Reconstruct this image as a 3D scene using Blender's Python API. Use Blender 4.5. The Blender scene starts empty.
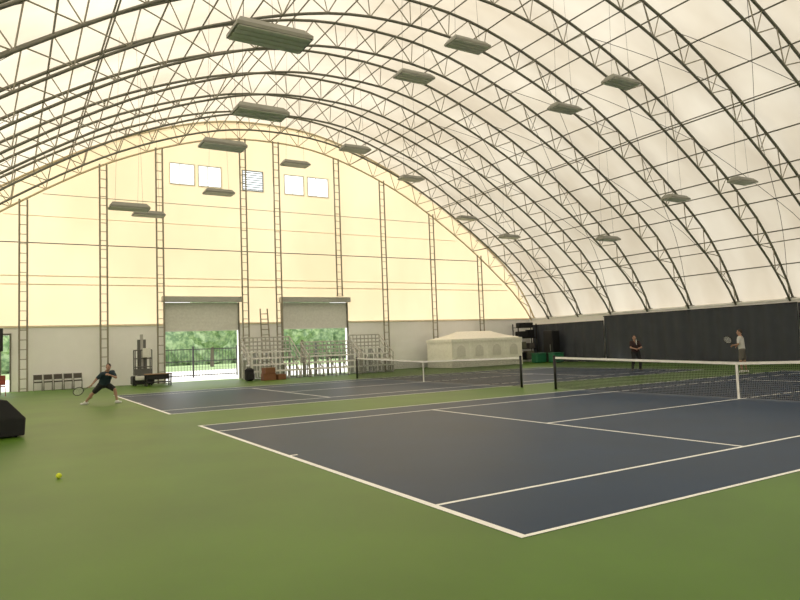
import bpy, math, random
from mathutils import Vector, Matrix
random.seed(7)
SC=bpy.context.scene
COL=SC.collection
# ---------------------------------------------------------------- materials
def nt(name):
    m=bpy.data.materials.new(name); m.use_nodes=True
    return m,m.node_tree,m.node_tree.nodes["Principled BSDF"]
def mat(name,c,rough=.6,metal=0,noise=0,scale=8,spec=.5):
    m,t,b=nt(name)
    b.inputs["Roughness"].default_value=rough; b.inputs["Metallic"].default_value=metal
    b.inputs["Specular IOR Level"].default_value=spec
    tc=t.nodes.new("ShaderNodeTexCoord"); n=t.nodes.new("ShaderNodeTexNoise"); n.inputs["Scale"].default_value=scale
    n.inputs["Detail"].default_value=4
    t.links.new(tc.outputs["Object"],n.inputs["Vector"])
    r=t.nodes.new("ShaderNodeValToRGB"); a=noise if noise else .06
    r.color_ramp.elements[0].position=.3; r.color_ramp.elements[1].position=.7
    r.color_ramp.elements[0].color=(*[x*(1-a) for x in c],1); r.color_ramp.elements[1].color=(*[min(1,x*(1+a)) for x in c],1)
    t.links.new(n.outputs["Fac"],r.inputs["Fac"]); t.links.new(r.outputs["Color"],b.inputs["Base Color"])
    return m
def fabric(name,c,trans,k=.5,vary=.1,scl=(.35,.35,.35)):
    m=bpy.data.materials.new(name); m.use_nodes=True; t=m.node_tree; t.nodes.clear()
    o=t.nodes.new("ShaderNodeOutputMaterial"); d=t.nodes.new("ShaderNodeBsdfDiffuse"); s=t.nodes.new("ShaderNodeBsdfTranslucent"); mx=t.nodes.new("ShaderNodeMixShader")
    tc=t.nodes.new("ShaderNodeTexCoord"); mp=t.nodes.new("ShaderNodeMapping"); mp.inputs["Scale"].default_value=scl
    n=t.nodes.new("ShaderNodeTexNoise"); n.inputs["Scale"].default_value=1; n.inputs["Detail"].default_value=3
    t.links.new(tc.outputs["Object"],mp.inputs["Vector"]); t.links.new(mp.outputs[0],n.inputs["Vector"])
    for col,node in ((c,d),(trans,s)):
        r=t.nodes.new("ShaderNodeValToRGB"); r.color_ramp.elements[0].position=.3; r.color_ramp.elements[1].position=.7
        r.color_ramp.elements[0].color=(*[x*(1-vary*f) for x,f in zip(col,(.85,1,1.2))],1); r.color_ramp.elements[1].color=(*col,1)
        t.links.new(n.outputs["Fac"],r.inputs["Fac"]); t.links.new(r.outputs["Color"],node.inputs["Color"])
    mx.inputs[0].default_value=k
    t.links.new(d.outputs[0],mx.inputs[1]); t.links.new(s.outputs[0],mx.inputs[2]); t.links.new(mx.outputs[0],o.inputs[0])
    return m
def netmat(name):
    m,t,b=nt(name); b.inputs["Base Color"].default_value=(.012,.013,.015,1); b.inputs["Roughness"].default_value=.8
    tc=t.nodes.new("ShaderNodeTexCoord"); sp=t.nodes.new("ShaderNodeSeparateXYZ"); t.links.new(tc.outputs["Object"],sp.inputs[0])
    outs=[]
    for ax in ("Y","Z"):
        a=t.nodes.new("ShaderNodeMath"); a.operation="PINGPONG"; a.inputs[1].default_value=.0225
        l=t.nodes.new("ShaderNodeMath"); l.operation="LESS_THAN"; l.inputs[1].default_value=.0058
        t.links.new(sp.outputs[ax],a.inputs[0]); t.links.new(a.outputs[0],l.inputs[0]); outs.append(l)
    mx=t.nodes.new("ShaderNodeMath"); mx.operation="MAXIMUM"; t.links.new(outs[0].outputs[0],mx.inputs[0]); t.links.new(outs[1].outputs[0],mx.inputs[1])
    t.links.new(mx.outputs[0],b.inputs["Alpha"])
    return m
def foliage(name,c1,c2,sc=6):
    m,t,b=nt(name); b.inputs["Roughness"].default_value=.8
    tc=t.nodes.new("ShaderNodeTexCoord"); n=t.nodes.new("ShaderNodeTexNoise"); n.inputs["Scale"].default_value=sc; n.inputs["Detail"].default_value=6
    r=t.nodes.new("ShaderNodeValToRGB"); r.color_ramp.elements[0].position=.4; r.color_ramp.elements[1].position=.62
    r.color_ramp.elements[0].color=(*c1,1); r.color_ramp.elements[1].color=(*c2,1)
    t.links.new(tc.outputs["Object"],n.inputs["Vector"]); t.links.new(n.outputs["Fac"],r.inputs["Fac"]); t.links.new(r.outputs["Color"],b.inputs["Base Color"])
    return m
M_green=mat("court_green",(.073,.160,.012),.42,noise=.15,scale=.5,spec=.24)
M_blue=mat("court_blue",(.0035,.027,.073),.38,noise=.12,scale=.6,spec=.12)
M_line=mat("line_white",(.93,.93,.91),.6)
M_roof=fabric("roof_membrane",(.66,.61,.52),(.74,.678,.565),.5,.24,(.2,.45,.2))  # noise along the hall paints bay-to-bay shading into the fabric colour
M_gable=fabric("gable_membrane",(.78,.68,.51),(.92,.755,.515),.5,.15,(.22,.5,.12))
M_conc=mat("painted_concrete",(.98,.975,.965),.8,noise=.02,scale=2)
M_steel=mat("galvanized_steel",(.17,.165,.13),.5,.1)
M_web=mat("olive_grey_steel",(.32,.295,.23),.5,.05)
M_gsteel=mat("sun_tinted_steel",(.62,.52,.34),.5,.05)  # truss steel for the rim arch, warm sunlight painted into its colour
M_gweb=mat("sun_tinted_web_steel",(.40,.33,.22),.5,.05)  # rim arch web steel, the sun's glow tinted into the colour
M_colsteel=mat("grey_column_steel",(.28,.255,.195),.5,.1)
M_steelc=mat("cream_steel",(.90,.78,.58),.5,.1)
M_frame=mat("window_frame_paint",(.80,.76,.66),.5,.1)
M_louv=mat("grey_louvre",(.34,.36,.38),.5,.1)
M_cable=mat("dark_cable",(.05,.05,.05),.5,.3)
M_curt=mat("navy_curtain",(.046,.053,.070),.75,noise=.08,scale=1.5)
M_lightbody=mat("fixture_paint",(.26,.26,.22),.5,.1)
M_lightlens=mat("fixture_lens",(.60,.60,.53),.4)
M_slat=mat("door_slats",(.78,.775,.73),.5,.05)
M_hood=mat("hood_paint",(.46,.46,.42),.5,.1)
M_chairseat=mat("dark_vinyl",(.07,.06,.05),.6)
M_dark=mat("black_metal",(.02,.02,.022),.45,.3)
M_liftgrey=mat("machine_grey_paint",(.13,.13,.125),.5,.2)
M_alu=mat("aluminium",(.46,.45,.42),.45,.2)
M_alul=mat("bright_aluminium",(.80,.79,.76),.45,.1)
M_tent=mat("tent_fabric",(.95,.92,.84),.8)
M_tentw=mat("tent_window",(.74,.715,.65),.5)
M_net=netmat("net_mesh")
M_rubber=mat("rubber",(.02,.02,.02),.7)
M_ball=mat("ball_felt",(.72,.80,.05),.9)
M_skin=mat("skin",(.42,.24,.17),.6)
M_hair=mat("dark_hair",(.03,.02,.015),.7)
M_navy=mat("navy_cloth",(.02,.04,.055),.9)
M_maroon=mat("maroon_cloth",(.035,.016,.018),.9)
M_grey=mat("grey_cloth",(.60,.60,.58),.9)
M_khaki=mat("khaki_cloth",(.13,.12,.11),.9)
M_blackc=mat("black_cloth",(.015,.015,.017),.9)
M_white=mat("white_plastic",(.75,.75,.73),.5)
M_greenbox=mat("green_plastic",(.02,.16,.08),.5)
M_brown=mat("brown_leather",(.22,.09,.04),.7)
M_wood=mat("plywood",(.30,.19,.11),.7)
M_red=mat("red_plastic",(.30,.07,.04),.5)
M_pave=mat("pavement",(.74,.74,.73),.9,noise=.08,scale=2)
M_lawn=foliage("lawn_grass",(.28,.40,.18),(.38,.50,.25),3)
M_leaf=foliage("tree_leaves",(.17,.26,.15),(.41,.52,.31),2.2)
M_bark=mat("bark",(.16,.13,.10),.9)
M_fence=mat("dark_grey_fence_paint",(.035,.035,.035),.5,.2)
M_glass=bpy.data.materials.new("clear_pane"); M_glass.use_nodes=True
_t=M_glass.node_tree; _t.nodes.clear(); _o=_t.nodes.new("ShaderNodeOutputMaterial"); _a=_t.nodes.new("ShaderNodeBsdfTransparent"); _g=_t.nodes.new("ShaderNodeBsdfGlossy"); _m=_t.nodes.new("ShaderNodeMixShader")
_a.inputs[0].default_value=(.90,.97,1,1); _m.inputs[0].default_value=.05
_t.links.new(_a.outputs[0],_m.inputs[1]); _t.links.new(_g.outputs[0],_m.inputs[2]); _t.links.new(_m.outputs[0],_o.inputs[0])
# ---------------------------------------------------------------- mesh helper
class G:
    def __init__(s): s.v=[]; s.f=[]
    def add(s,vs,fs):
        n=len(s.v); s.v+= [tuple(a) for a in vs]; s.f+=[tuple(i+n for i in f) for f in fs]; return s
    def box(s,a,b):
        (x0,y0,z0),(x1,y1,z1)=a,b
        return s.add([(x0,y0,z0),(x1,y0,z0),(x1,y1,z0),(x0,y1,z0),(x0,y0,z1),(x1,y0,z1),(x1,y1,z1),(x0,y1,z1)],
          [(0,3,2,1),(4,5,6,7),(0,1,5,4),(1,2,6,5),(2,3,7,6),(3,0,4,7)])
    def tube(s,pts,r,n=6,closed=False):
        pts=[Vector(p) for p in pts]; k=len(pts); rs=r if isinstance(r,(list,tuple)) else [r]*k
        base=len(s.v); u=None
        for i,p in enumerate(pts):
            if closed: t=pts[(i+1)%k]-pts[i-1]
            else: t=pts[min(i+1,k-1)]-pts[max(i-1,0)]
            t.normalize()
            if u is None: u=t.orthogonal().normalized()
            else:
                u=(u-t*u.dot(t)); u=u.normalized() if u.length>1e-6 else t.orthogonal().normalized()
            w=t.cross(u)
            for j in range(n):
                a=2*math.pi*j/n; s.v.append(tuple(p+(u*math.cos(a)+w*math.sin(a))*rs[i]))
        for i in range(k if closed else k-1):
            i2=(i+1)%k
            for j in range(n):
                j2=(j+1)%n; s.f.append((base+i*n+j,base+i*n+j2,base+i2*n+j2,base+i2*n+j))
        if not closed:
            s.f.append(tuple(base+j for j in reversed(range(n)))); s.f.append(tuple(base+(k-1)*n+j for j in range(n)))
        return s
    def ell(s,c,r,n=12,m=8,rot=None):
        vs=[];fs=[]
        R=rot or Matrix.Identity(3)
        for i in range(1,m):
            th=math.pi*i/m
            for j in range(n):
                ph=2*math.pi*j/n
                vs.append(Vector(c)+R@Vector((r[0]*math.sin(th)*math.cos(ph),r[1]*math.sin(th)*math.sin(ph),r[2]*math.cos(th))))
        vs.append(Vector(c)+R@Vector((0,0,r[2]))); vs.append(Vector(c)+R@Vector((0,0,-r[2]))); T=len(vs)-2;B=T+1
        for i in range(m-2):
            for j in range(n):
                j2=(j+1)%n; fs.append((i*n+j,(i+1)*n+j,(i+1)*n+j2,i*n+j2))
        for j in range(n):
            j2=(j+1)%n; fs.append((T,j,j2)); fs.append((B,(m-2)*n+j2,(m-2)*n+j))
        return s.add(vs,fs)
    def cap(s,a,b,ra,rb,n=12):
        a=Vector(a);b=Vector(b); s.tube([a,b],[ra,rb],n); s.ell(a,(ra,)*3,n,8); s.ell(b,(rb,)*3,n,8); return s
    def bevelbox(s,c,d,b):
        x,y,z=[k/2 for k in d]; vs=[]
        prof=[(-z,b),(-z+b,0),(z-b,0),(z,b)]
        for zz,i in prof:
            X=x-i;Y=y-i
            for px,py in ((-X+b,-Y),(X-b,-Y),(X,-Y+b),(X,Y-b),(X-b,Y),(-X+b,Y),(-X,Y-b),(-X,-Y+b)):
                vs.append((c[0]+px,c[1]+py,c[2]+zz))
        fs=[tuple(reversed(range(8))),tuple(range(24,32))]
        for i in range(3):
            for j in range(8): fs.append((i*8+j,i*8+(j+1)%8,(i+1)*8+(j+1)%8,(i+1)*8+j))
        return s.add(vs,fs)
    def mesh(s,name,m,smooth=False):
        me=bpy.data.meshes.new(name); me.from_pydata(s.v,[],s.f); me.update()
        if m: me.materials.append(m)
        if smooth:
            me.polygons.foreach_set("use_smooth",[True]*len(me.polygons))
        return me
def obj(name,g,m,label=None,cat=None,parent=None,group=None,loc=(0,0,0),rotz=0,kind=None,smooth=False):
    me=g.mesh(name,m,smooth) if isinstance(g,G) else g
    o=bpy.data.objects.new(name,me); COL.objects.link(o)
    o.location=loc; o.rotation_euler[2]=rotz
    if parent: o.parent=parent
    if label:o["label"]=label
    if cat:o["category"]=cat
    if group:o["group"]=group
    if kind:o["kind"]=kind
    return o
def thing(name,label,cat,loc=(0,0,0),rotz=0,group=None):
    o=bpy.data.objects.new(name,None); COL.objects.link(o); o.empty_display_size=.2
    o.location=loc;o.rotation_euler[2]=rotz;o["label"]=label;o["category"]=cat
    if group:o["group"]=group
    return o
def part(t,name,g,m,label=None,smooth=False,parent=None,kind=None):
    return obj(name,g,m,parent=parent or t,label=label,smooth=smooth,kind=kind)
def copy_thing(t,loc,rotz=None,label=None):
    n=t.copy(); COL.objects.link(n); n.location=loc
    if rotz is not None:n.rotation_euler[2]=rotz
    if label:n["label"]=label
    def rec(a,b):
        for c in a.children:
            d=c.copy(); COL.objects.link(d); d.parent=b; rec(c,d)
    rec(t,n); return n
def structure(name,g,m): return obj(name,g,m,kind="structure")
# ---------------------------------------------------------------- building dims
VC=10.4; HW=21.3; UG=34.95; UB=-9.0; ZW=3.3
VL,VR=VC-HW,VC+HW
KP=[(0,15.3),(4.3,14.82),(9.6,12.85),(14.6,9.85),(18.4,6.95),(20.4,4.75),(21.3,3.3)]
ctrl=[(-x,z) for x,z in reversed(KP[1:])]+KP
def catmull(P,steps=12):
    out=[]
    for i in range(len(P)-1):
        p0=P[max(i-1,0)];p1=P[i];p2=P[i+1];p3=P[min(i+2,len(P)-1)]
        if i==0:p0=(2*p1[0]-p2[0],2*p1[1]-p2[1])
        for k in range(steps):
            t=k/steps
            out.append(tuple(.5*(2*p1[d]+(p2[d]-p0[d])*t+(2*p0[d]-5*p1[d]+4*p2[d]-p3[d])*t*t+(3*p1[d]-p0[d]-3*p2[d]+p3[d])*t**3) for d in (0,1)))
    out.append(P[-1]); return out
dense=catmull(ctrl,16)
L=[0]
for a,b in zip(dense,dense[1:]): L.append(L[-1]+math.dist(a,b))
def at(s):
    s=max(0,min(L[-1],s))
    for i in range(len(L)-1):
        if L[i+1]>=s:
            t=(s-L[i])/(L[i+1]-L[i]); a=dense[i];b=dense[i+1]
            return (a[0]+(b[0]-a[0])*t,a[1]+(b[1]-a[1])*t)
NP=52
cen=[at(L[-1]*i/NP) for i in range(NP+1)]
nor=[]
for i in range(NP+1):
    a=cen[max(0,i-1)];b=cen[min(NP,i+1)]; dx,dz=b[0]-a[0],b[1]-a[1]; l=math.hypot(dx,dz); nor.append((-dz/l,dx/l))
def dep(i):
    e=min(i,NP-i); return .54*min(1,.30+.70*e/5)
inner=[(VC+cen[i][0]-nor[i][0]*dep(i),cen[i][1]-nor[i][1]*dep(i)) for i in range(NP+1)]
outer=[(VC+cen[i][0]+nor[i][0]*dep(i),cen[i][1]+nor[i][1]*dep(i)) for i in range(NP+1)]
memb=[(VC+cen[i][0]+nor[i][0]*(dep(i)+.13),cen[i][1]+nor[i][1]*(dep(i)+.13)) for i in range(NP+1)]
memb[0]=(memb[0][0],ZW-.05); memb[-1]=(memb[-1][0],ZW-.05)
def ztop(poly,v):
    for a,b in zip(poly,poly[1:]):
        if a[0]<=v<=b[0] and b[0]>a[0]:
            return a[1]+(b[1]-a[1])*(v-a[0])/(b[0]-a[0])
    return ZW
# ---------------------------------------------------------------- shell
structure("floor",G().box((VL-.6,UB-.3,-.1),(VR+.6,UG+.3,0)),M_green)
ends=[UB,-6.4]+[-6.4+3*k for k in range(1,14)]+[34.6,UG+.1]
us=[]
for a,b in zip(ends,ends[1:]):
    m_=6 if b-a>1 else 1
    for k in range(m_): us.append((a+(b-a)*k/m_, .28*math.sin(math.pi*k/m_) if b-a>1 else 0))
us.append((UG+.1,0))
g=G()
for u,bl in us:
    for i,p in enumerate(memb):
        e=min(1,min(i,NP-i)/3); g.v.append((p[0]+nor[i][0]*bl*e,u,p[1]+nor[i][1]*bl*e))
n=NP+1
for i in range(len(us)-1):
    for j in range(NP): g.f.append((i*n+j,i*n+j+1,(i+1)*n+j+1,(i+1)*n+j))
o=structure("ceiling",g,M_roof); o.data.polygons.foreach_set("use_smooth",[True]*len(o.data.polygons))
structure("wall_right",G().box((VR-.1,UB,0),(VR+.5,UG,ZW)),M_conc)
structure("wall_left",G().box((VL-.5,UB,0),(VL+.1,UG,ZW)),M_conc)
DOORS=[(3.95,8.25,4.9),(11.05,15.6,4.9)]
D3=(-6.6,-3.7,2.9)
WINS=[(4.4,5.75),(6.05,7.35),(8.75,10.0),(11.5,12.75),(13.1,14.5)]
WZ=(11.65,12.85)
def gable(u0,holes):
    cuts=set([VL-.1,VR+.1]); 
    for a,b,_,_ in holes: cuts|={a,b}
    for p in memb: cuts.add(p[0])
    cuts=sorted(c for c in cuts if memb[0][0]<=c<=memb[-1][0]); g=G()
    for a,b in zip(cuts,cuts[1:]):
        if b-a<1e-4: continue
        mid=(a+b)/2
        hs=sorted([(h[2],h[3]) for h in holes if h[0]-1e-6<=mid<=h[1]+1e-6])
        z=ZW; segs=[]
        for h0,h1 in hs:
            if h0>z: segs.append((z,h0))
            z=max(z,h1)
        for s0,s1 in segs: g.add([(a,u0,s0),(b,u0,s0),(b,u0,s1),(a,u0,s1)],[(0,1,2,3)])
        ta,tb=ztop(memb,a),ztop(memb,b)
        if max(ta,tb)>z+.01: g.add([(a,u0,z),(b,u0,z),(b,u0,max(tb,z)),(a,u0,max(ta,z))],[(0,1,2,3)])
    return g
holes=[(a,b,ZW,z) for a,b,z in DOORS]+[(a,b,WZ[0],WZ[1]) for a,b in WINS]
structure("wall_gable",gable(UG,holes),M_gable)
structure("wall_front_gable",gable(UB,[]),M_roof)
g=G(); xs=[VL-.5,D3[0],D3[1],DOORS[0][0],DOORS[0][1],DOORS[1][0],DOORS[1][1],VR+.5]
for i in (0,2,4,6): g.box((xs[i],UG-.1,0),(xs[i+1],UG+.2,ZW))
g.box((D3[0],UG-.1,D3[2]),(D3[1],UG+.2,ZW))
structure("wall_back",g,M_conc)
structure("wall_front",G().box((VL-.5,UB-.2,0),(VR+.5,UB+.1,ZW)),M_conc)
structure("trim_1",G().box((VL,UG-.16,ZW-.02),(DOORS[0][0]-.1,UG-.0,ZW+.08)),M_steelc)
structure("trim_2",G().box((DOORS[0][1]+.1,UG-.16,ZW-.02),(DOORS[1][0]-.1,UG-.0,ZW+.08)),M_steelc)
structure("trim_3",G().box((DOORS[1][1]+.1,UG-.16,ZW-.02),(VR,UG-.0,ZW+.08)),M_steelc)
structure("trim_4",G().box((VR-.18,UB,ZW-.04),(VR+.5,UG,ZW+.05)),M_conc)
g=G()
g.box((D3[0]-.08,UG-.14,0),(D3[0],UG-.02,D3[2])); g.box((D3[1],UG-.14,0),(D3[1]+.08,UG-.02,D3[2])); g.box((D3[0]-.08,UG-.14,D3[2]),(D3[1]+.08,UG-.02,D3[2]+.1))
structure("door_3",g,M_steel)
# roll-up doors
for k,(a,b,z) in enumerate(DOORS):
    g=G(); nsl=20; z0=3.0; z1=z-.3
    for i in range(nsl):
        za=z0+(z1-z0)*i/nsl; h=(z1-z0)/nsl
        g.add([(a,UG-.04,za),(b,UG-.04,za),(b,UG-.05,za+h*.5),(a,UG-.05,za+h*.5),(b,UG-.04,za+h),(a,UG-.04,za+h)],[(0,1,2,3),(3,2,4,5)])
    g.box((a,UG-.07,z0-.08),(b,UG+.01,z0))
    d=structure("door_%d"%(k+1),g,M_slat)
    part(d,"door_hood",G().box((a-.15,UG-.45,z-.28),(b+.15,UG-.03,z+.04)),M_hood)
    for x in (a-.06,b+.0): part(d,"door_guide",G().box((x,UG-.16,0),(x+.07,UG-.02,z-.3)),M_steel)
# windows
for k,(a,b) in enumerate(WINS):
    g=G(); z0,z1=WZ; t=.05
    g.box((a-t,UG-.06,z0-t),(b+t,UG+.04,z0)); g.box((a-t,UG-.06,z1),(b+t,UG+.04,z1+t))
    g.box((a-t,UG-.06,z0),(a,UG+.04,z1)); g.box((b,UG-.06,z0),(b+t,UG+.04,z1))
    if k!=2: g.box((a+(b-a)*.4-.02,UG-.05,z0),(a+(b-a)*.4+.02,UG+.02,z1))
    w=structure("window_%d"%(k+1),g,M_frame if k!=2 else M_louv)
    if k==2:
        for i in range(8):
            zz=z0+(z1-z0)*(i+.1)/8; part(w,"louvre_slat",G().add([(a,UG-.07,zz),(b,UG-.07,zz),(b,UG-.01,zz+.08),(a,UG-.01,zz+.08)],[(0,1,2,3)]),M_louv)
    part(w,"glass_pane",G().add([(a,UG,z0),(b,UG,z0),(b,UG,z1),(a,UG,z1)],[(0,1,2,3)]),M_glass)
# ---------------------------------------------------------------- roof trusses
gi=G().tube([(x,0,z) for x,z in inner],.057,8).mesh("inner_chord",M_steel,True); go=G().tube([(x,0,z) for x,z in outer],.062,8).mesh("outer_chord",M_steel,True)
gw=G()
for i in range(NP+1):
    a,b=inner[i],outer[i]
    if i%2==0: gw.tube([(a[0],0,a[1]),(b[0],0,b[1])],.022,5)
    if i<NP:
        if i%2==0: p,q=inner[i],outer[i+1]
        else: p,q=outer[i],inner[i+1]
        gw.tube([(p[0],0,p[1]),(q[0],0,q[1])],.026,5)
gwm=gw.mesh("web_bracing",M_web)
def truss(u,lab,ms):
    t=thing("roof_truss",lab,"truss",(0,u,0),group="roof arches of the hall")
    for nm,me,mm in (("inner_chord",gi,ms[0]),("outer_chord",go,ms[0]),("web_bracing",gwm,ms[1])):
        if mm is not me.materials[0]:
            me=me.copy(); me.materials[0]=mm
        obj(nm,me,None,parent=t)
    for k in (0,-1):
        cx=(inner[k][0]+outer[k][0])/2; part(t,"base_plate",G().box((cx-.28,-.15,ZW+.05),(cx+.28,.15,ZW+.1)),ms[0])
    return t
truss(34.5,"steel lattice arch along the end wall rim, sunlight painted into its colour",(M_gsteel,M_gweb))
T1=truss(32.6,"curved galvanized steel lattice roof arch spanning the hall",(M_steel,M_web))
US=[14.6+3*k for k in range(5,-8,-1)]
for u in US: copy_thing(T1,(0,u,0))
for j in range(2,NP-1,2):
    p=outer[j]
    obj("roof_purlin",G().tube([(p[0],UB+.1,p[1]-.02),(p[0],UG-.1,p[1]-.02)],.032,6),M_steel,"straight steel purlin tube running along the hall roof","purlin",group="roof purlins",smooth=True)
for j in (5,9,13,20,26,32,39,44,48):
    q=inner[j]
    obj("bracing_tube",G().tube([(q[0],UB+.1,q[1]),(q[0],34.55,q[1])],.026,6),M_steel,"thin steel tube tying the arches together lengthwise","bracing",group="lengthwise tie tubes",smooth=True)
# diagonal cables
for n_,u in enumerate((32.6,29.6,26.6,23.6,20.6,17.6,14.6,11.6,8.6,5.6,2.6)):
    for (i,j) in (((1,11),(39,33),(51,41)) if n_%2==0 else ((41,35),)):
        t=thing("bracing_cable_cross","pair of thin diagonal steel cables crossing between arches","cable",(VC+cen[i][0],u,cen[i][1]),group="diagonal roof cables")
        for s in (0,1):
            st=1 if j>i else -1; pts=[]
            for k in range(i,j+st,st):
                f=(k-i)/(j-i); f=f if s else 1-f
                pts.append((outer[k][0]-VC-cen[i][0],-3*f,outer[k][1]-.1-cen[i][1]))
            part(t,"cable",G().tube(pts,.012,4),M_cable)
# ---------------------------------------------------------------- gable columns and girts
for v,z0 in ((-7.2,0),(-3.1,0),(.7,0),(3.65,0),(8.55,0),(10.7,0),(14.95,5.0),(18.3,0),(22.3,0),(26.5,0)):
    zt=ztop(inner,v); w=.18
    c=thing("gable_column","slim ladder-like steel column against the end wall","column",(v,34.3 if z0==0 else 34.45,z0),group="end wall columns")
    h=zt-z0
    for s in (-w,w): part(c,"column_chord",G().tube([(s,0,0),(s,0,h)],.048,6),M_colsteel)
    g=G(); k=int(h/.5)
    for i in range(k+1):
        z=h*(i+.3)/(k+1); g.tube([(-w,0,z),(w,0,z)],.025,4)
    part(c,"column_rungs",g,M_colsteel)
    part(c,"base_plate",G().box((-.25,-.12,0),(.25,.12,.02)),M_steel)
def girt(z,r,m,lab,u=34.8):
    a=b=None
    for x in [VL+i*.1 for i in range(int((VR-VL)*10))]:
        if ztop(inner,x)>z+.1:
            if a is None:a=x
            b=x
    obj("wall_girt",G().tube([(a,u,z),(b,u,z)],r,6),m,lab,"girt",group="end wall girts",smooth=True)
girt(5.55,.03,M_steelc,"cream horizontal pipe along the fabric end wall")
girt(6.0,.03,M_steelc,"cream horizontal pipe along the fabric end wall")
girt(7.75,.026,M_cable,"thin dark horizontal cable along the end wall")
girt(10.4,.018,M_colsteel,"thin grey horizontal cable along the end wall")
girt(9.2,.02,M_steelc,"cream horizontal pipe along the fabric end wall")
# ---------------------------------------------------------------- courts
def court(u0,lab,v0=0):
    t=thing("tennis_court",lab,"tennis court",(v0,u0,0))
    Wd,Ln=10.97,23.77
    part(t,"playing_surface",G().box((0,0,0),(Ln,Wd,.003)),M_blue)
    def ln(x0,y0,x1,y1): part(t,"court_line",G().box((x0,y0,.003),(x1,y1,.006)),M_line)
    w=.05; b=.08
    ln(0,0,b,Wd); ln(Ln-b,0,Ln,Wd)
    ln(b,0,Ln-b,w); ln(b,Wd-w,Ln-b,Wd); ln(b,1.37,Ln-b,1.37+w); ln(b,Wd-1.37-w,Ln-b,Wd-1.37)
    for x in (5.485,Ln-5.485): ln(x-w/2,1.42,x+w/2,Wd-1.42)
    ln(5.51,Wd/2-w/2,Ln-5.51,Wd/2+w/2)
    ln(b,Wd/2-.03,b+.12,Wd/2+.03); ln(Ln-b-.12,Wd/2-.03,Ln-b,Wd/2+.03)
    return t
U2=14.48
court(0,"dark blue hard tennis court with white lines",-.09)
court(U2,"dark blue hard tennis court beside the roll-up doors")
def net(u0,lab):
    t=thing("tennis_net",lab,"tennis net",(11.885,u0,.006))
    Wd=10.97; a=-.91; b=Wd+.91
    for y in (a,b):
        part(t,"net_post",G().tube([(0,y,-.006),(0,y,1.09)],.045,12).ell((0,y,1.09),(.05,.05,.03)),M_dark,smooth=True)
    ys=[a+.05+(b-a-.1)*i/24 for i in range(25)]; c=Wd/2
    top=lambda y:.914+(1.07-.914)*(abs(y-c)/(Wd/2+.91))
    g=G()
    for i,y in enumerate(ys): g.v+=[(0,y,.03),(0,y,top(y)-.03)]
    for i in range(24): g.f.append((2*i,2*i+2,2*i+3,2*i+1))
    part(t,"net_mesh",g,M_net)
    g=G()
    for i,y in enumerate(ys): g.v+=[(-.012,y,top(y)-.065),(.012,y,top(y)-.065),(.012,y,top(y)),(-.012,y,top(y))]
    for i in range(24):
        for k in range(4): g.f.append((4*i+k,4*i+(k+1)%4,4*i+4+(k+1)%4,4*i+4+k))
    g.f+= [(3,2,1,0),(96,97,98,99)]
    part(t,"net_headband",g,M_line)
    part(t,"centre_strap",G().box((-.016,c-.03,0),(.016,c+.03,.915)),M_line)
    for y,e in ((a,1),(b,-1)): part(t,"net_cord",G().tube([(0,y,1.06),(0,y+e*.06,top(y+e*.05)-.02)],.008,5),M_dark)
net(0,"black tennis net with white headband and centre strap"); net(U2,"black tennis net with white headband on the court by the doors")
# ---------------------------------------------------------------- light fixtures
F0=thing("light_fixture","grey rectangular high bay light fixture hanging on cables","light fixture",(0,0,0),group="hanging high bay lights")
l,w=.65,.30
g=G().add([(-l,-w,0),(l,-w,0),(l,w,0),(-l,w,0),(-l,-w,.06),(l,-w,.06),(l,w,.06),(-l,w,.06),(-l+.1,-w+.14,.2),(l-.1,-w+.14,.2),(l-.1,w-.14,.2),(-l+.1,w-.14,.2)],
  [(0,3,2,1),(0,1,5,4),(1,2,6,5),(2,3,7,6),(3,0,4,7),(4,5,9,8),(5,6,10,9),(6,7,11,10),(7,4,8,11),(8,9,10,11)])
part(F0,"fixture_housing",g,M_lightbody)
for i in range(4):
    y=-w+.075+i*.15; part(F0,"lamp_lens",G().box((-l+.04,y-.055,-.02),(l-.04,y+.055,.0)),M_lightlens)
FX=[(-.08,5.73,6.82),(1.5,10.8,7.43),(1.6,14.4,7.64),(4.3,24.5,8.7),(-.2,19.6,6.7),(1.4,25,7.6),(8,10.8,10.5),(7.8,13.5,10.5),(7.7,23.8,10.2),(9.2,20.6,10.2),(14,10.2,10.2),(14.7,13.5,10.5),(14.2,24,10.2),(21.5,13.8,7.6),(23,11.6,8),(20.7,28,9.3),(22.8,26.5,8),(23,19,6.7)]
F0.location=FX[0]
fx=[F0]
for p in FX[1:]: fx.append(copy_thing(F0,p))
for F,p in zip(fx,FX):
    for s in (-.45,.45):
        part(F,"hanging_cable",G().tube([(s,0,.19),(s*.6,0,ztop(outer,p[0]+s*.6)-p[2])],.0045,4),M_cable)
# ---------------------------------------------------------------- curtains on side wall
def curtain(u0,u1,h,lab):
    g=G(); n=int((u1-u0)/.1); x=VR-.32
    for i in range(n+1):
        u=u0+(u1-u0)*i/n; d=.08*math.sin(i*.7)+.04*math.sin(i*.31)
        g.v+=[(x+d,u,.03),(x+d*.7,u,h)]
    for i in range(n): g.f.append((2*i,2*i+2,2*i+3,2*i+1))
    t=thing("backdrop_curtain",lab,"curtain",(0,0,0),group="side wall curtains")
    part(t,"curtain_cloth",g,M_curt,smooth=True); part(t,"curtain_rail",G().tube([(x,u0,h),(x,u1,h)],.03,6),M_dark)
curtain(27.12,34.2,2.8,"dark charcoal backdrop curtain by the storage corner")
curtain(14.16,27.1,3.1,"long dark navy backdrop curtain along the side wall")
curtain(-4,14.14,3.07,"long dark navy backdrop curtain along the side wall")
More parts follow.
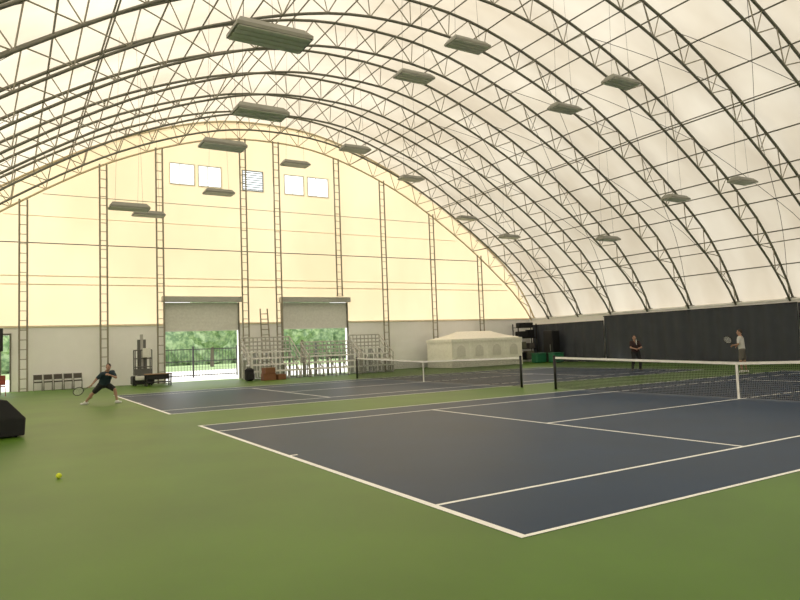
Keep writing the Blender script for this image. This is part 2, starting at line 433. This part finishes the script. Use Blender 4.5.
# ---------------------------------------------------------------- tent
t=thing("canopy_tent","white party canopy tent with arched window panels","tent",(24.1,32.2,0))
lx,ly,he,hp=3.0,1.5,1.9,2.42
g=G(); nx,ny=36,12
for i in range(nx+1):
    for j in range(ny+1):
        x=-lx+2*lx*i/nx; y=-ly+2*ly*j/ny; d=min(1,min(lx-abs(x),ly-abs(y))/1.5)
        z=he+(hp-he)*d-.05*math.sin(math.pi*d)*abs(math.sin(math.pi*x/lx*1.0))
        g.v.append((x,y,z))
for i in range(nx):
    for j in range(ny): a=i*(ny+1)+j; g.f.append((a,a+ny+1,a+ny+2,a+1))
part(t,"tent_roof",g,M_tent,smooth=True)
g=G()
def val(p0,p1,nn):
    base=len(g.v)
    for k in range(nn+1):
        f=k/nn; x=p0[0]+(p1[0]-p0[0])*f; y=p0[1]+(p1[1]-p0[1])*f
        g.v.append((x,y,he)); g.v.append((x,y,he-.16-.05*abs(math.sin(math.pi*k/4))))
    for k in range(nn): g.f.append((base+2*k,base+2*k+1,base+2*k+3,base+2*k+2))
e=.02
val((-lx-e,-ly-e),(lx+e,-ly-e),48); val((lx+e,-ly-e),(lx+e,ly+e),24); val((lx+e,ly+e),(-lx-e,ly+e),48); val((-lx-e,ly+e),(-lx-e,-ly-e),24)
part(t,"valance",g,M_tent)
for i in range(4):
    x0=-lx+i*lx/2; x1=x0+lx/2; g=G(); m=10
    for k in range(m+1): g.v+=[(x0+(x1-x0)*k/m,-ly+.02+.06*(k%2),.02),(x0+(x1-x0)*k/m,-ly+.02+.02*(k%2),he-.1)]
    for k in range(m): g.f.append((2*k,2*k+2,2*k+3,2*k+1))
    p=part(t,"side_panel",g,M_tent,smooth=True)
    cx=(x0+x1)/2; g=G(); y=-ly-.005; pts=[(cx-.33,y,.75),(cx+.33,y,.75)]+[(cx+.33*math.cos(a),y,1.15+.33*math.sin(a)) for a in [math.pi*k/10 for k in range(11)]]
    g.add(pts,[tuple(range(len(pts)))]); part(t,"arched_window",g,M_tentw,parent=p)
for s in (-1,1):
    g=G(); m=8
    for k in range(m+1): g.v+=[(s*(lx-.03-.02*(k%2)),-ly+2*ly*k/m,.02),(s*(lx-.03),-ly+2*ly*k/m,he-.1)]
    for k in range(m): g.f.append((2*k,2*k+2,2*k+3,2*k+1))
    part(t,"side_panel",g,M_tent)
for x in (-lx+.06,0,lx-.06):
    for y in (-ly+.1,ly-.06): part(t,"tent_pole",G().tube([(x,y,0),(x,y,he-.02)],.02,6),M_white)
# ---------------------------------------------------------------- bleachers
def bleacher(v,u,w,rows,lab,sp=.3):
    t=thing("bleacher",lab,"bleachers",(v,u,0),group="aluminium bleachers")
    for r in range(rows):
        y=-.6+r*.5; z=.42+r*.36
        part(t,"seat_plank",G().box((-w/2,y-.15,z),(w/2,y+.15,z+.09)),M_alul)
        if r: part(t,"foot_plank",G().box((-w/2,y-.42,z-.36),(w/2,y-.16,z-.27)),M_alu)
    n=max(2,int(w/.7)+1); yb=-.6+(rows-1)*.5; zb=.42+(rows-1)*.36
    for i in range(n):
        x=-w/2+.1+(w-.2)*i/(n-1)
        g=G().tube([(x,-.8,.035),(x,yb+.2,.035)],.035,6).tube([(x,-.75,.03),(x,-.6,.42),(x,yb,zb)],.038,6).tube([(x,yb+.15,.03),(x,yb+.15,zb+.0)],.038,6)
        for r in range(rows): g.tube([(x,-.6+r*.5,0.03),(x,-.6+r*.5,.42+r*.36)],.036,5)
        part(t,"support_frame",g,M_alu)
    g=G(); y=yb+.22
    for z in (zb+.2,zb+.43,zb+.66,zb+.9): g.tube([(-w/2,y,z),(w/2,y,z)],.038,6)
    k=int(w/sp)
    for i in range(k+1): g.tube([(-w/2+w*i/k,y,.0),(-w/2+w*i/k,y,zb+.9)],.034,5)
    part(t,"guard_rail",g,M_alu)
    for s in (-w/2,w/2):
        g=G().tube([(s,-.6,.02),(s,-.6,1.25),(s,y,zb+.9)],.038,6).tube([(s,-.6,.85),(s,y,zb+.6)],.03,6).tube([(s,0,.1),(s,0,1.7)],.03,6)
        part(t,"side_rail",g,M_alu)
bleacher(9.3,31.9,3.0,4,"aluminium bleacher with guard rails standing between the doors",.25)
bleacher(13.0,31.9,3.4,3,"aluminium bleacher with guard rails in front of the open door",.28)
bleacher(16.05,32.2,2.2,4,"aluminium bleacher with guard rails by the end wall",.25)
# ladder
t=thing("step_ladder","tall aluminium ladder leaning on the wall by the bleachers","ladder",(9.75,34.2,0))
for s in (-.28,.28): part(t,"ladder_rail",G().tube([(s,-.2,0),(s*.8,.3,4.2)],.042,6),M_colsteel)
for i in range(12):
    f=(i+1)/13; part(t,"ladder_rung",G().tube([(-.27,-.2+.5*f,4.2*f),(.27,-.2+.5*f,4.2*f)],.026,5),M_colsteel)
# chairs against wall
C0=thing("folding_chair","metal folding chair with dark seat against the end wall","chair",(0,0,0),group="folding chairs along the wall")
part(C0,"seat",G().bevelbox((0,0,.45),(.40,.4,.06),.015),M_chairseat)
g=G()
for i in range(9):
    x=-.19+.38*i/8; c=.03*math.cos(x*7); g.v+=[(x,.17+c,.56),(x,.21+c,.82),(x,.20+c,.56),(x,.24+c,.82)]
for i in range(8):
    a=4*i; g.f+=[(a,a+4,a+5,a+1),(a+2,a+3,a+7,a+6),(a+1,a+5,a+7,a+3),(a,a+2,a+6,a+4)]
part(C0,"backrest",g,M_chairseat)
for s in (-.19,.19):
    part(C0,"leg",G().tube([(s,-.22,0),(s,.23,.82)],.018,6),M_steel); part(C0,"leg",G().tube([(s,.25,0),(s,-.15,.46)],.018,6),M_steel)
C0.location=(-2.45,34.0,0)
for i in range(1,5): copy_thing(C0,(-2.45+.46*i,34.0,0))
# personnel lift
t=thing("mast_lift","tall dark grey mast lift with basket parked by the wall","lift",(2.45,33.2,0))
part(t,"base_frame",G().bevelbox((0,0,.3),(1.1,.8,.45),.04),M_dark)
for x in (-.4,.4):
    for y in (-.33,.33): part(t,"wheel",G().tube([(x-.04,y,.1),(x+.04,y,.1)],.1,12),M_rubber)
for s in (-.14,0,.14): part(t,"mast_section",G().box((s-.07,.12,.45),(s+.07,.3,2.75-abs(s)*2)),M_liftgrey if s else M_alu)
g=G()
for z in (1.0,1.45,1.9):
    g.tube([(-.42,-.38,z),(.42,-.38,z),(.42,.1,z),(-.42,.1,z)],.03,6,closed=True)
for x in (-.42,-.14,.14,.42):
    for y in (-.38,.1): g.tube([(x,y,.6),(x,y,1.9)],.03,6)
g.box((-.44,-.4,.56),(.44,.12,.9)); part(t,"basket",g,M_liftgrey)
part(t,"control_box",G().bevelbox((0.15,-.44,1.75),(.4,.14,.5),.02),M_slat)
part(t,"battery_case",G().bevelbox((-.2,-.43,.42),(.45,.14,.22),.02),M_slat)
# dark cart
t=thing("equipment_cart","low black steel cart with a plywood top","cart",(3.0,31.9,0))
part(t,"cart_top",G().bevelbox((0,0,.62),(1.3,.6,.05),.01),M_wood)
for x in (-.6,.6):
    for y in (-.26,.26): part(t,"leg",G().box((x-.03,y-.03,0),(x+.03,y+.03,.6)),M_dark)
part(t,"lower_shelf",G().bevelbox((0,0,.2),(1.2,.54,.05),.01),M_dark)
part(t,"drawer_box",G().bevelbox((0,0,.46),(1.1,.5,.24),.02),M_dark)
t=thing("backpack","black backpack standing on the floor by the bleacher","backpack",(7.5,30.6,0),.3)
part(t,"pack_body",G().bevelbox((0,0,.36),(.5,.32,.7),.09),M_blackc); part(t,"front_pocket",G().bevelbox((0,-.2,.25),(.36,.12,.34),.04),M_blackc); part(t,"carry_loop",G().tube([(-.07,.05,.68),(-.05,.05,.78),(.05,.05,.78),(.07,.05,.68)],.015,6),M_dark)
for k,(x,y,z,w_,h_) in enumerate(((8.5,30.4,0,.7,.38),(8.52,30.42,.38,.6,.32),(9.2,30.5,0,.5,.3))):
    t=thing("cardboard_box","small brown box stacked by the aluminium bleacher" if k<2 else "small brown box on the floor by the bleacher","box",(x,y,z),.1*k,group="brown boxes by the bleacher")
    part(t,"box_body",G().bevelbox((0,0,h_/2-.01),(w_,.5,h_-.02),.015),M_brown); part(t,"box_lid",G().bevelbox((0,0,h_-.02),(w_+.02,.52,.03),.008),M_wood if k==1 else M_brown)
# shelf rack and things near corner
t=thing("storage_rack","dark steel shelving rack filled with boxes in the corner","shelving",(30.0,33.6,0))
for x in (-.9,.9):
    for y in (-.3,.3): part(t,"upright",G().box((x-.03,y-.03,0),(x+.03,y+.03,2.9)),M_dark)
for z in (.2,1.0,1.8,2.6): part(t,"shelf",G().box((-.92,-.33,z),(.92,.33,z+.04)),M_dark)
for k,(x,z,w,h,m) in enumerate(((-.5,.24,.6,.5,M_dark),(.3,.24,.7,.6,M_steel),(-.45,1.04,.7,.5,M_steel),(.45,1.04,.5,.4,M_khaki),(-.3,1.84,.9,.5,M_dark),(.5,1.84,.5,.6,M_dark),(0,2.64,1.3,.35,M_blackc))):
    obj("storage_box",G().bevelbox((0,0,h/2),(w,.5,h),.02),m,"storage box resting on the corner shelving rack","box",group="boxes on the rack",loc=(30.0+x,33.6,z))
t=thing("storage_cabinet","tall black storage cabinet beside the corner","cabinet",(30.6,31.4,0))
part(t,"cabinet_body",G().bevelbox((0,0,1.15),(.75,.9,2.3),.03),M_dark); part(t,"cabinet_door",G().bevelbox((-.4,0,1.2),(.04,.8,2.0),.01),M_dark); part(t,"door_handle",G().tube([(-.44,-.28,.8),(-.44,-.28,1.3)],.015,6),M_alu)
for i,(v,u) in enumerate(((28.9,31.0),(29.5,29.9))):
    t=thing("storage_bin","green plastic lidded storage bin on the floor","bin",(v,u,0),group="green storage bins")
    part(t,"bin_body",G().bevelbox((0,0,.33),(.95,.6,.62),.05),M_greenbox); part(t,"bin_lid",G().bevelbox((0,0,.68),(1.0,.65,.08),.03),M_greenbox)
# ---------------------------------------------------------------- remesh helper
def remeshed(name,g,m,vox,parent,it=3):
    me=g.mesh(name,m); o=bpy.data.objects.new(name,me); COL.objects.link(o)
    r=o.modifiers.new("r","REMESH"); r.mode="VOXEL"; r.voxel_size=vox; r.use_smooth_shade=True
    s=o.modifiers.new("s","SMOOTH"); s.factor=.5; s.iterations=it
    dg=bpy.context.evaluated_depsgraph_get(); me2=bpy.data.meshes.new_from_object(o.evaluated_get(dg))
    o.modifiers.clear(); o.data=me2; me2.polygons.foreach_set("use_smooth",[True]*len(me2.polygons))
    if not me2.materials: me2.materials.append(m)
    o.parent=parent; return o
# covered cart at the edge
t=thing("ball_cart","dark cloth-covered ball cart standing on the green floor","cart",(-4.08,12.3,0),.2)
g=G().add([(-.5,-.4,.03),(.53,-.4,.03),(.53,.4,.03),(-.5,.4,.03),(-.5,-.42,.45),(.55,-.42,.4),(.55,.42,.4),(-.5,.42,.45),(-.4,-.3,.92),(.22,-.3,.80),(.22,.35,.80),(-.4,.35,.92)],
 [(0,3,2,1),(0,1,5,4),(1,2,6,5),(2,3,7,6),(3,0,4,7),(4,5,9,8),(5,6,10,9),(6,7,11,10),(7,4,8,11),(8,9,10,11)])
remeshed("cart_cover",g,M_blackc,.025,t,4)
for x in (-.38,.38):
    for y in (-.3,.3): part(t,"wheel",G().tube([(x-.02,y,.04),(x+.02,y,.04)],.04,10),M_rubber)
# scoreboard stand at edge
t=thing("scoreboard_stand","dark scoreboard on a metal stand by the wall","scoreboard",(-4.42,32.0,0))
part(t,"score_panel",G().bevelbox((0,0,2.6),(.9,.1,1.1),.02),M_dark)
for s in (-.35,.35): part(t,"stand_leg",G().tube([(s,0,0),(s,0,2.1)],.03,6),M_steel)
t=thing("plastic_chair","red plastic chair by the end wall","chair",(-4.08,31.0,0))
part(t,"seat",G().bevelbox((0,0,.45),(.45,.45,.04),.015),M_red); part(t,"backrest",G().bevelbox((0,.22,.72),(.44,.04,.45),.015),M_red)
for x in (-.2,.2):
    for y in (-.2,.2): part(t,"leg",G().tube([(x*1.1,y*1.1,0),(x,y,.44)],.018,6),M_red)
# ball
obj("tennis_ball",G().ell((0,0,0),(.038,.038,.038),20,14),M_ball,"yellow felt tennis ball lying on the green floor","tennis ball",loc=(-3.2,6.0,.038),smooth=True)
# ---------------------------------------------------------------- people
def person(loc,rz,J,shirt,shorts,lab,face,trousers=False):
    t=thing("person",lab,"person",loc,rz); V={k:Vector(p) for k,p in J.items()}
    fd=Vector(face).normalized()
    side=fd.cross(Vector((0,0,1))).normalized()
    g=G(); H=V["head"]; pel=V["pelvis"]; ch=V["chest"]
    up=(H-V["neck"]).normalized(); R=Matrix((side,fd,side.cross(fd))).transposed()
    g.ell(H,(.075,.095,.118),16,12,R); g.ell(H+fd*.02-Vector((0,0,.06)),(.055,.07,.06),12,8,R)
    g.ell(H+fd*.1-Vector((0,0,.01)),(.012,.02,.022),8,6,R); g.ell(H+fd*.09-Vector((0,0,.055)),(.025,.012,.01),8,6,R)
    for s in (-1,1): g.ell(H+side*s*.078,(.012,.02,.03),8,6,R)
    g.cap(V["neck"],H-Vector((0,0,.06)),.06,.05); g.cap(V["shL"],V["shR"],.065,.065); g.cap(ch+ (V["shL"]-ch)*.5,pel+(V["hipL"]-pel)*.8,.095,.095)
    g.cap(ch+(V["shR"]-ch)*.5,pel+(V["hipR"]-pel)*.8,.095,.095); g.cap(ch,pel,.12,.11); g.cap(V["neck"],ch,.07,.12)
    for s in "LR":
        g.cap(V["sh"+s],V["el"+s],.052,.040); g.cap(V["el"+s],V["wr"+s],.040,.027)
        g.cap(V["hip"+s],V["kn"+s],.092,.058); g.cap(V["kn"+s],V["an"+s],.056,.036)
        mid=(V["kn"+s]*.65+V["an"+s]*.35); g.ell(mid,(.058,.058,.1),12,8)
        w=V["wr"+s]; d=(w-V["el"+s]).normalized(); pn=d.orthogonal().normalized(); pw=d.cross(pn)
        g.cap(w,w+d*.07,.024,.030)
        for k,ln in enumerate((.062,.072,.068,.052)):
            b0=w+d*.085+pw*((k-1.5)*.02); b1=b0+d*ln*.5+pn*.008; b2=b1+d*ln*.3+pn*.03; b3=b2+pn*.02-d*.01
            g.cap(b0,b1,.0095,.009,8); g.cap(b1,b2,.009,.0085,8); g.cap(b2,b3,.0085,.008,8)
        b0=w+d*.03+pw*.03; b1=b0+pw*.025+d*.03+pn*.01; g.cap(b0,b1,.012,.010,8); g.cap(b1,b1+d*.03+pn*.02,.010,.009,8)
        a=V["an"+s]; g.cap(a,Vector((a.x,a.y,.05)),.036,.035)
    remeshed("body",g,M_skin,.009,t)
    g=G(); g.cap(V["shL"],V["shR"],.078,.078); g.cap(ch+(V["shL"]-ch)*.5,pel+(V["hipL"]-pel)*.8,.118,.118); g.cap(ch+(V["shR"]-ch)*.5,pel+(V["hipR"]-pel)*.8,.118,.118); g.cap(ch,pel,.14,.13); g.cap(V["neck"]-up*.03,ch,.07,.13)
    for s in "LR": g.cap(V["sh"+s],V["sh"+s].lerp(V["el"+s],.7),.068,.062)
    remeshed("shirt",g,shirt,.014,t)
    g=G(); g.cap(V["hipL"],V["hipR"],.13,.13)
    for s in "LR":
        if trousers: g.cap(V["hip"+s],V["kn"+s],.115,.08); g.cap(V["kn"+s],V["kn"+s].lerp(V["an"+s],.92),.08,.06)
        else: g.cap(V["hip"+s],V["hip"+s].lerp(V["kn"+s],.8),.118,.092)
    remeshed("trousers" if trousers else "shorts",g,shorts,.014,t)
    g=G(); g.ell(H-fd*.022+Vector((0,0,.035)),(.084,.098,.1),14,10,R); remeshed("hair",g,M_hair,.012,t)
    for s in (-1,1): part(t,"eye",G().ell(H+fd*.088+side*s*.03+Vector((0,0,.01)),(.011,.008,.007),8,6,R),M_dark)
    for s in "LR":
        a=V["an"+s]; tf=Vector(J.get("toe"+s,tuple(fd))); tf.z=0; tf.normalize()
        g=G().cap((a.x-tf.x*.05,a.y-tf.y*.05,.045),(a.x+tf.x*.15,a.y+tf.y*.15,.035),.045,.035); g.cap((a.x,a.y,.09),(a.x+tf.x*.05,a.y+tf.y*.05,.05),.043,.045)
        remeshed("shoe",g,M_liftgrey if trousers else M_white,.01,t)
    return t,V
def racket(base,dirv,loc,rz,lab,nrm=(0,1,0)):
    t=thing("tennis_racket",lab,"tennis racket",loc,rz)
    b=Vector(base); d=Vector(dirv).normalized(); nrm=Vector(nrm); s=d.cross(nrm).normalized()
    part(t,"handle",G().tube([b-d*.06,b+d*.14],.016,8),M_dark)
    part(t,"shaft",G().tube([b+d*.27-s*.05,b+d*.14,b+d*.27+s*.05],.009,6),M_dark)
    c=b+d*.42; fr=[c+d*.17*math.cos(a)+s*.13*math.sin(a) for a in [2*math.pi*i/28 for i in range(28)]]
    part(t,"frame",G().tube(fr,.013,6,closed=True),M_dark)
    g=G()
    for i in range(-5,6):
        x=.13*i/6; h=.17*math.sqrt(1-(i/6)**2); g.tube([c+s*x-d*h,c+s*x+d*h],.0022,3)
    for i in range(-7,8):
        x=.17*i/8; h=.13*math.sqrt(1-(i/8)**2); g.tube([c+d*x-s*h,c+d*x+s*h],.0022,3)
    part(t,"strings",g,M_white,kind="stuff")
RZ=-math.radians(31)
loc=(-1.0,20.9,0)
J=dict(pelvis=(.12,0,.67),chest=(.25,-.10,.98),neck=(.32,-.16,1.14),head=(.38,-.22,1.27),shL=(.44,-.01,1.09),shR=(.18,-.29,1.04),
 hipL=(.17,.09,.67),hipR=(.06,-.09,.65),knL=(.50,.00,.48),anL=(.54,.10,.09),knR=(-.18,-.14,.40),anR=(-.48,-.08,.09),
 elL=(.60,-.12,.90),wrL=(.47,-.30,1.00),elR=(.04,-.42,.86),wrR=(-.08,-.46,.70),toeL=(1,-.2,0),toeR=(-.8,-.6,0))
person(loc,RZ,J,M_navy,M_blackc,"person in dark navy shirt and black shorts lunging with a racket",(.1,-.95,-.2))
racket((-.125,-.475,.64),(-.65,-.10,-.25),loc,RZ,"tennis racket held low by the lunging player")
loc=(22.1,16.95,.006)
J=dict(pelvis=(0,0,.88),chest=(-.03,-.06,1.22),neck=(-.05,-.09,1.42),head=(-.07,-.12,1.58),shL=(.15,-.07,1.36),shR=(-.22,-.09,1.36),
 hipL=(.09,0,.87),hipR=(-.09,0,.87),knL=(.17,-.1,.48),anL=(.2,.02,.09),knR=(-.15,-.1,.48),anR=(-.2,0,.09),
 elL=(.22,-.2,1.1),wrL=(.06,-.36,1.08),elR=(-.3,-.22,1.12),wrR=(-.16,-.4,1.06),toeL=(.3,-1,0),toeR=(-.3,-1,0))
person(loc,RZ,J,M_maroon,M_blackc,"person in dark maroon shirt and black trousers in ready stance",(-.3,-1,0),True)
racket((-.05,-.47,1.08),(-.3,-.5,.6),loc,RZ,"tennis racket held in front by the waiting player",(.5,-.6,.2))
loc=(22.2,11.7,0)
J=dict(pelvis=(.02,0,.93),chest=(-.01,0,1.28),neck=(-.01,0,1.49),head=(-.03,0,1.66),shL=(-.05,-.18,1.43),shR=(.02,.18,1.43),
 hipL=(.02,-.09,.92),hipR=(.02,.09,.92),knL=(-.05,-.1,.5),anL=(-.02,-.12,.09),knR=(.08,.1,.5),anR=(.14,.12,.09),
 elL=(-.10,-.26,1.17),wrL=(-.24,-.18,1.14),elR=(.06,.26,1.17),wrR=(-.12,.16,1.10),toeL=(-1,-.2,0),toeR=(-1,0,0))
person(loc,RZ-.5,J,M_grey,M_khaki,"person in light grey shirt and dark shorts standing side on",(-1,-.2,0))
racket((-.19,.12,1.07),(-.5,-.1,.5),loc,RZ-.5,"tennis racket held in front by the standing player")
# ---------------------------------------------------------------- outside
structure("floor_outside",G().box((-60,UG+.3,-.12),(90,58,-.02)),M_pave)
obj("lawn",G().box((-60,58,-.12),(90,150,-.03)),M_lawn,"green grass lawn outside beyond the gate","lawn",kind="stuff")
f0=thing("fence_panel","dark grey steel picket fence panel outside the doors","fence",(0,0,-.02),group="fence panels outside")
g=G()
for i in range(14): g.tube([(.2*i+.2,0,.08),(.2*i+.2,0,1.95)],.016,4)
part(f0,"pickets",g,M_fence)
for z in (.15,1.1,1.9): part(f0,"rail",G().box((.04,-.02,z-.03),(2.95,.02,z+.03)),M_fence)
part(f0,"fence_post",G().box((-.05,-.05,0),(.05,.05,2.1)),M_fence)
f0.location=(-2,41,-.02)
for i in range(1,10): copy_thing(f0,(-2+3*i,41,-.02))
import mathutils.noise as mn
def tree(v,u,h,r):
    t=thing("tree","leafy green deciduous tree outside the hall","tree",(v,u,-.02),group="trees outside")
    part(t,"trunk",G().tube([(0,0,0),(.1,0,h*.3),(0,.1,h*.6)],[.22,.17,.1],8),M_bark)
    g=G()
    for k in range(16):
        a=random.random()*6.28; d=random.random()*r*.55; z=h*.38+random.random()*h*.5; rr=r*(.38+.12*random.random())
        c=Vector((d*math.cos(a),d*math.sin(a),z)); n0=len(g.v); g.ell(c,(rr,rr,rr*1.05),16,12)
        for i in range(n0,len(g.v)):
            p=Vector(g.v[i]); q=(p-c); q*=1+.35*mn.noise(p*1.7)+.2*mn.noise(p*4.1); q=c+q; q.z=max(q.z,.3); g.v[i]=tuple(q)
    part(t,"foliage",g,M_leaf)
for v,u,h,r in ((-3,66,10,3.9),(6,66,9,3.9),(16.5,72,10,3.9),(26,68,10,3.9),(36.5,66,10,3.9),(1.5,78,13,4.3),(31,80,13,4.3),(41.5,77,13,4.3)): tree(v,u,h,r)
g=G()
for i in range(60):
    c=Vector((-25+i*1.7,88+random.random()*2,3.0)); n0=len(g.v); g.ell(c,(2.0,1.8,3.2+random.random()*1.4),14,10)
    for k in range(n0,len(g.v)):
        p=Vector(g.v[k]); q=p-c; q*=1+.3*mn.noise(p*.9)+.2*mn.noise(p*2.5); q=c+q; q.z=max(q.z,-.02); g.v[k]=tuple(q)
obj("hedge",g,M_leaf,"tall bushy green hedge row beyond the lawn","hedge",kind="stuff")
# ---------------------------------------------------------------- light
w=bpy.data.worlds.new("w"); SC.world=w; w.use_nodes=True
bg=w.node_tree.nodes["Background"]; bg.inputs[0].default_value=(1,.99,.965,1); bg.inputs[1].default_value=2.1
sd=bpy.data.lights.new("sun","SUN"); sd.energy=5.2; sd.angle=.05; sd.color=(1,.955,.86)
so=bpy.data.objects.new("sun",sd); COL.objects.link(so); so.rotation_euler=Vector((.80,-.42,-.56)).to_track_quat('-Z','Y').to_euler()
SC.view_settings.view_transform="Standard"; SC.view_settings.look="None"; SC.view_settings.gamma=1.02
# ---------------------------------------------------------------- camera
yaw,pit,rol=.5419,.0682,-.0374
F=Vector((math.sin(yaw)*math.cos(pit),math.cos(yaw)*math.cos(pit),math.sin(pit)))
R=Vector((math.cos(yaw),-math.sin(yaw),0)); U=R.cross(F); c,s=math.cos(rol),math.sin(rol)
R2=R*c+U*s; U2v=-R*s+U*c
cd=bpy.data.cameras.new("camera"); cam=bpy.data.objects.new("camera",cd); COL.objects.link(cam)
cd.sensor_width=36; cd.lens=655.4/800*36; cd.clip_end=500
mw=Matrix((R2,U2v,-F)).transposed().to_4x4(); mw.translation=Vector((-3.8266,-4.3622,1.6691)); cam.matrix_world=mw
SC.camera=cam
